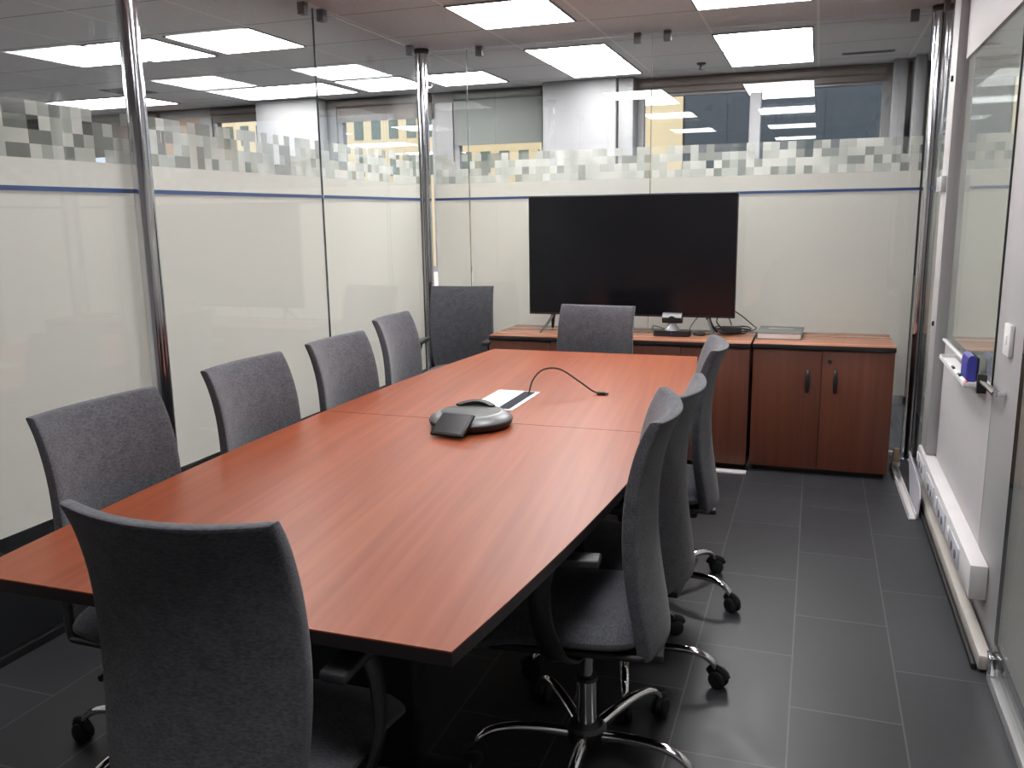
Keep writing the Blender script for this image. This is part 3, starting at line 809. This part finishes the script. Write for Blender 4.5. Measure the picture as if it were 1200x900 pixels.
arc = [(-.0315*math.cos(math.radians(a)), .105+.0315*math.sin(math.radians(a))) for a in range(10, 171, 10)]
va = [bm.verts.new((-.056, y, z)) for y, z in arc]; vb = [bm.verts.new((.056, y, z)) for y, z in arc]
vc = [bm.verts.new((-.056, y*.96, .105+(z-.105)*.96)) for y, z in arc]; vd = [bm.verts.new((.056, y*.96, .105+(z-.105)*.96)) for y, z in arc]
for i in range(len(arc)-1):
    bm.faces.new((va[i], va[i+1], vb[i+1], vb[i])); bm.faces.new((vc[i], vd[i], vd[i+1], vc[i+1]))
    bm.faces.new((va[i], vc[i], vc[i+1], va[i+1])); bm.faces.new((vb[i], vb[i+1], vd[i+1], vd[i]))
bm.faces.new((va[0], vb[0], vd[0], vc[0])); bm.faces.new((va[-1], vc[-1], vd[-1], vb[-1]))
obj('silver_shell', bm, M['silver'], hd)
bm = nb(); tube(bm, [(-.10, .02, .02), (-.125, .03, .03), (-.12, .05, .05), (-.09, .10, .035), (-.05, .2, .006)], .0025, 8); obj('cable', bm, M['black'], cm)
# microphone puck
mp_ = thing('microphone_puck', 'small black microphone puck right of the conference camera', 'microphone', (-.635, 5.19, .7356))
bm = nb(); lathe(bm, [(.036, 0), (.038, .006), (.032, .016), (.012, .021), (0, .021)], 24); obj('puck_body', bm, M['black'], mp_)
bm = nb(); tube(bm, [(-.034, .0, .010), (-.06, .02, .03), (-.035, .06, .08), (-.015, .1, .10)], .0025, 8); obj('cable', bm, M['black'], mp_)
# cable bundle with adapter
cbn = thing('cable_bundle', 'black tangle of cables and power adapter right of the television foot', 'cable', (-.46, 5.30, .7356))
bm = nb(); box(bm, (-.055, -.03, 0), (.06, .03, .042), .008); obj('adapter', bm, M['black'], cbn)
bm = nb()
for k in range(3):
    pts = []
    for i in range(15):
        a = 2*PI*i/14
        pts.append((.01+(.078+.013*k)*math.cos(a+.5*k), -.005+(.048+.011*k)*math.sin(a+.5*k), .010+.012*k+.004*math.sin(3*a+k)))
    tube(bm, pts, .004, 8, smooth_steps=3)
tube(bm, [(-.06, .0, .03), (-.09, .02, .07), (-.07, .07, .11), (-.03, .11, .12)], .0035, 8)
tube(bm, [(.0, .0, .05), (-.02, .03, .09), (-.05, .08, .125)], .0035, 8)
tube(bm, [(.06, .0, .03), (.11, -.01, .02), (.145, -.005, .035), (.12, .03, .05), (.06, .03, .10), (.01, .05, .13)], .0035, 8)
obj('coiled_cable', bm, M['black'], cbn)
# book
bk = thing('book', 'thick grey book lying flat on the right hand cabinet', 'book', (-.30, 5.10, .7353), -.03)
bobj('page_block', (.004, .003, .004), (.240, .292, .034), M['paper'], bk, .001)
bm = nb(); box(bm, (0, 0, 0), (.245, .298, .0038), .001); box(bm, (0, 0, .0342), (.245, .298, .038), .001); box(bm, (-.004, 0, .0005), (-.0003, .298, .0375), .0015); cv = obj('cover', bm, M['book'], bk)
bm = nb()
box(bm, (.05, .19, .0381), (.19, .215, .0386))
obj('cover_lettering', bm, M['gold'], cv)

# ------------------------------------------------------------------ right wall: trunking, tray and small things
tr = thing('cable_trunking', 'long white cable trunking box low along the right wall with socket outlets', 'trunking', (.54, 3.08, .155))
bm = nb(); box(bm, (0, 0, 0), (.0545, 1.62, .12), .003); obj('duct', bm, M['white'], tr)
for k in range(4):
    y = .22+k*.37
    s = bobj('socket_plate', (-.006, y, .012), (-.0003, y+.24, .092), M['socket'], tr, .002)
    bobj('tab', (-.012, y+.20, .05), (-.0063, y+.235, .10), M['paper'], s, .002)
    bm = nb()
    for q in (.06, .15): lathe(bm, [(.018, 0), (.018, .002), (.012, .0025), (0, .0025)], 16, Matrix.Translation((-.0062, y+q, .05)) @ Matrix.Rotation(-PI/2, 4, 'Y'))
    obj('outlet', bm, M['frame'], s)
ty = thing('pen_tray', 'narrow white pen tray fixed on the right wall ledge', 'tray', (.520, 3.38, .825))
bm = nb(); box(bm, (0, 0, 0), (.059, .66, .004), .001); box(bm, (-.003, 0, 0), (0, .66, .018), .001); box(bm, (0, -.003, 0), (.059, 0, .018), .001); box(bm, (0, .66, 0), (.059, .663, .018), .001)
obj('trough', bm, M['white'], ty)
er = thing('board_eraser', 'rounded blue whiteboard eraser with dark felt on the pen tray', 'eraser', (.552, 3.47, .8294), 0)
bm = nb()
prof = [(-.0145, .0), (.0185, .0), (.0185, .07), (.014, .090), (.002, .098), (-.009, .091), (-.0145, .068)]
a = [bm.verts.new((x, 0, z)) for x, z in prof]; b = [bm.verts.new((x, .13, z)) for x, z in prof]
bm.faces.new(a); bm.faces.new(list(reversed(b)))
for i in range(len(prof)): bm.faces.new((a[i], b[i], b[(i+1) % len(prof)], a[(i+1) % len(prof)]))
bmesh.ops.bevel(bm, geom=bm.edges[:], offset=.003, segments=2, affect='EDGES')
obj('grip', bm, M['eraser'], er)
bobj('felt', (.0188, .003, .004), (.0262, .127, .088), M['felt'], er, .002)
def marker(y, x, cap, label, rz):
    m_ = thing('marker_pen', label, 'pen', (x, y, .8372), rz, 'marker pens on the pen tray')
    bm = nb(); tube(bm, [(0, 0, 0), (0, .085, 0)], .007, 14); obj('barrel', bm, M['paper'], m_)
    bm = nb(); tube(bm, [(0, -.034, 0), (0, -.0005, 0)], .0074, 14); obj('cap', bm, cap, m_)
marker(3.42, .5283, M['red'], 'red capped marker pen at the near end of the pen tray', 0)
marker(3.58, .5283, M['green'], 'dark green capped marker pen lying in front of the blue eraser', 0)
marker(3.74, .5283, M['black'], 'black capped marker pen farthest back on the pen tray', 0)
ls = thing('glass_stay', 'small chrome rod bracket holding the glass edge beside the pen tray', 'bracket', (.56, 3.31, .865))
bm = nb(); box(bm, (-.012, -.012, -.045), (.018, .012, .022), .003); obj('clamp', bm, M['gunmetal'], ls)
bm = nb(); tube(bm, [(0, -.0125, 0), (0, -.24, 0)], .009, 14); obj('rod', bm, M['chrome'], ls)
bm = nb(); tube(bm, [(.0093, -.228, 0), (.0357, -.228, 0)], .012, 12); obj('wall_mount', bm, M['chrome'], ls)
sw = thing('wall_switch', 'narrow white switch box on the white post beside the glass', 'switch', (.582, 3.08, .99))
bobj('housing', (0, -.045, 0), (.0135, .045, .10), M['white'], sw, .003)
bobj('button', (-.003, -.012, .035), (-.0003, .012, .065), M['paper'], sw, .001)
cl = thing('glass_clamp', 'small chrome floor clamp at the corner of the near right glass', 'clamp', (.575, 2.80, .0355))
bm = nb(); box(bm, (-.012, -.02, 0), (.0045, .035, .06), .003); obj('plate', bm, M['chrome'], cl)
# loose duct and plug in the far right corner
du = thing('loose_cable_duct', 'open white cable duct lying on the floor beside the trunking', 'cable duct', (.475, 4.32, 0), .02)
bm = nb(); box(bm, (0, 0, 0), (.035, .90, .004), .001); box(bm, (0, 0, .0041), (.003, .90, .03), .001); box(bm, (.032, 0, .0041), (.035, .90, .03), .001); obj('channel', bm, M['white'], du)
lc = thing('duct_cover', 'loose grey-white duct cover leaning against the end of the trunking', 'duct cover', (.517, 4.34, 0))
bm = nb(); prism(bm, [(0, 0), (.35, 0), (.62, .16), (.60, .175), (.06, .135), (0, .10)], -.003, .003)
bmesh.ops.transform(bm, matrix=Matrix(((0, .06, 1, 0), (1, 0, 0, 0), (0, 1, 0, 0), (0, 0, 0, 1))), verts=bm.verts[:])
obj('cover_plate', bm, M['socket'], lc)
pg = thing('power_plug', 'tan plastic power plug standing in the corner by the chrome post', 'plug', (.49, 5.255, 0))
bm = nb(); box(bm, (-.018, -.018, .03), (.018, .018, .105), .006); obj('plug_body', bm, M['tan'], pg)
bm = nb(); box(bm, (-.022, -.022, 0), (.022, .022, .0295), .004); obj('plug_socket', bm, M['white'], pg)
fc = thing('floor_cable', 'black cable curling out from behind the right hand cabinet', 'cable', (.434, 5.43, 0))
bm = nb(); tube(bm, [(0, -.0, .05), (.012, -.05, .058), (.02, -.10, .04), (.012, -.15, .0075)], .005, 8); obj('cord', bm, M['black'], fc)

# ------------------------------------------------------------------ daylight, camera, view
w = bpy.data.worlds.new('World'); bpy.context.scene.world = w; w.use_nodes = True
bg = w.node_tree.nodes['Background']; bg.inputs[0].default_value = (.75, .86, 1.0, 1); bg.inputs[1].default_value = 1.3
sun = bpy.data.lights.new('sun', 'SUN'); sun.energy = 4.6; sun.angle = .01; sun.color = (1, .92, .78)
so = bpy.data.objects.new('sun', sun); C.objects.link(so)
so.rotation_euler = Vector((.25, .75, -.62)).to_track_quat('-Z', 'Y').to_euler()

cam = bpy.data.cameras.new('camera'); co = bpy.data.objects.new('camera', cam); C.objects.link(co)
cam.sensor_fit = 'HORIZONTAL'; cam.sensor_width = 36; cam.lens = 1013.05/1200*36; cam.clip_start = .05
yaw, pitch, roll = .337698, -.192401, .0152770
R = Matrix.Rotation(yaw, 3, 'Z') @ Matrix.Rotation(pitch, 3, 'X') @ Matrix.Rotation(roll, 3, 'Y')
right, fwd, up = R.col[0], R.col[1], R.col[2]
Rc = Matrix((right, up, -fwd)).transposed()
co.matrix_world = Matrix.Translation((0, 0, 1.45)) @ Rc.to_4x4()
sc = bpy.context.scene
sc.camera = co
sc.view_settings.view_transform = 'Standard'
try: sc.view_settings.look = 'None'
except Exception: pass
sc.view_settings.gamma = 1.0; sc.view_settings.use_curve_mapping = False
sc.view_settings.exposure = 0.0
sc.cycles.max_bounces = 12; sc.cycles.diffuse_bounces = 5; sc.cycles.glossy_bounces = 6
sc.cycles.transparent_max_bounces = 40; sc.cycles.transmission_bounces = 8
sc.cycles.caustics_reflective = False; sc.cycles.caustics_refractive = False
sc.cycles.sample_clamp_indirect = 6.0
sc.cycles.use_denoising = True
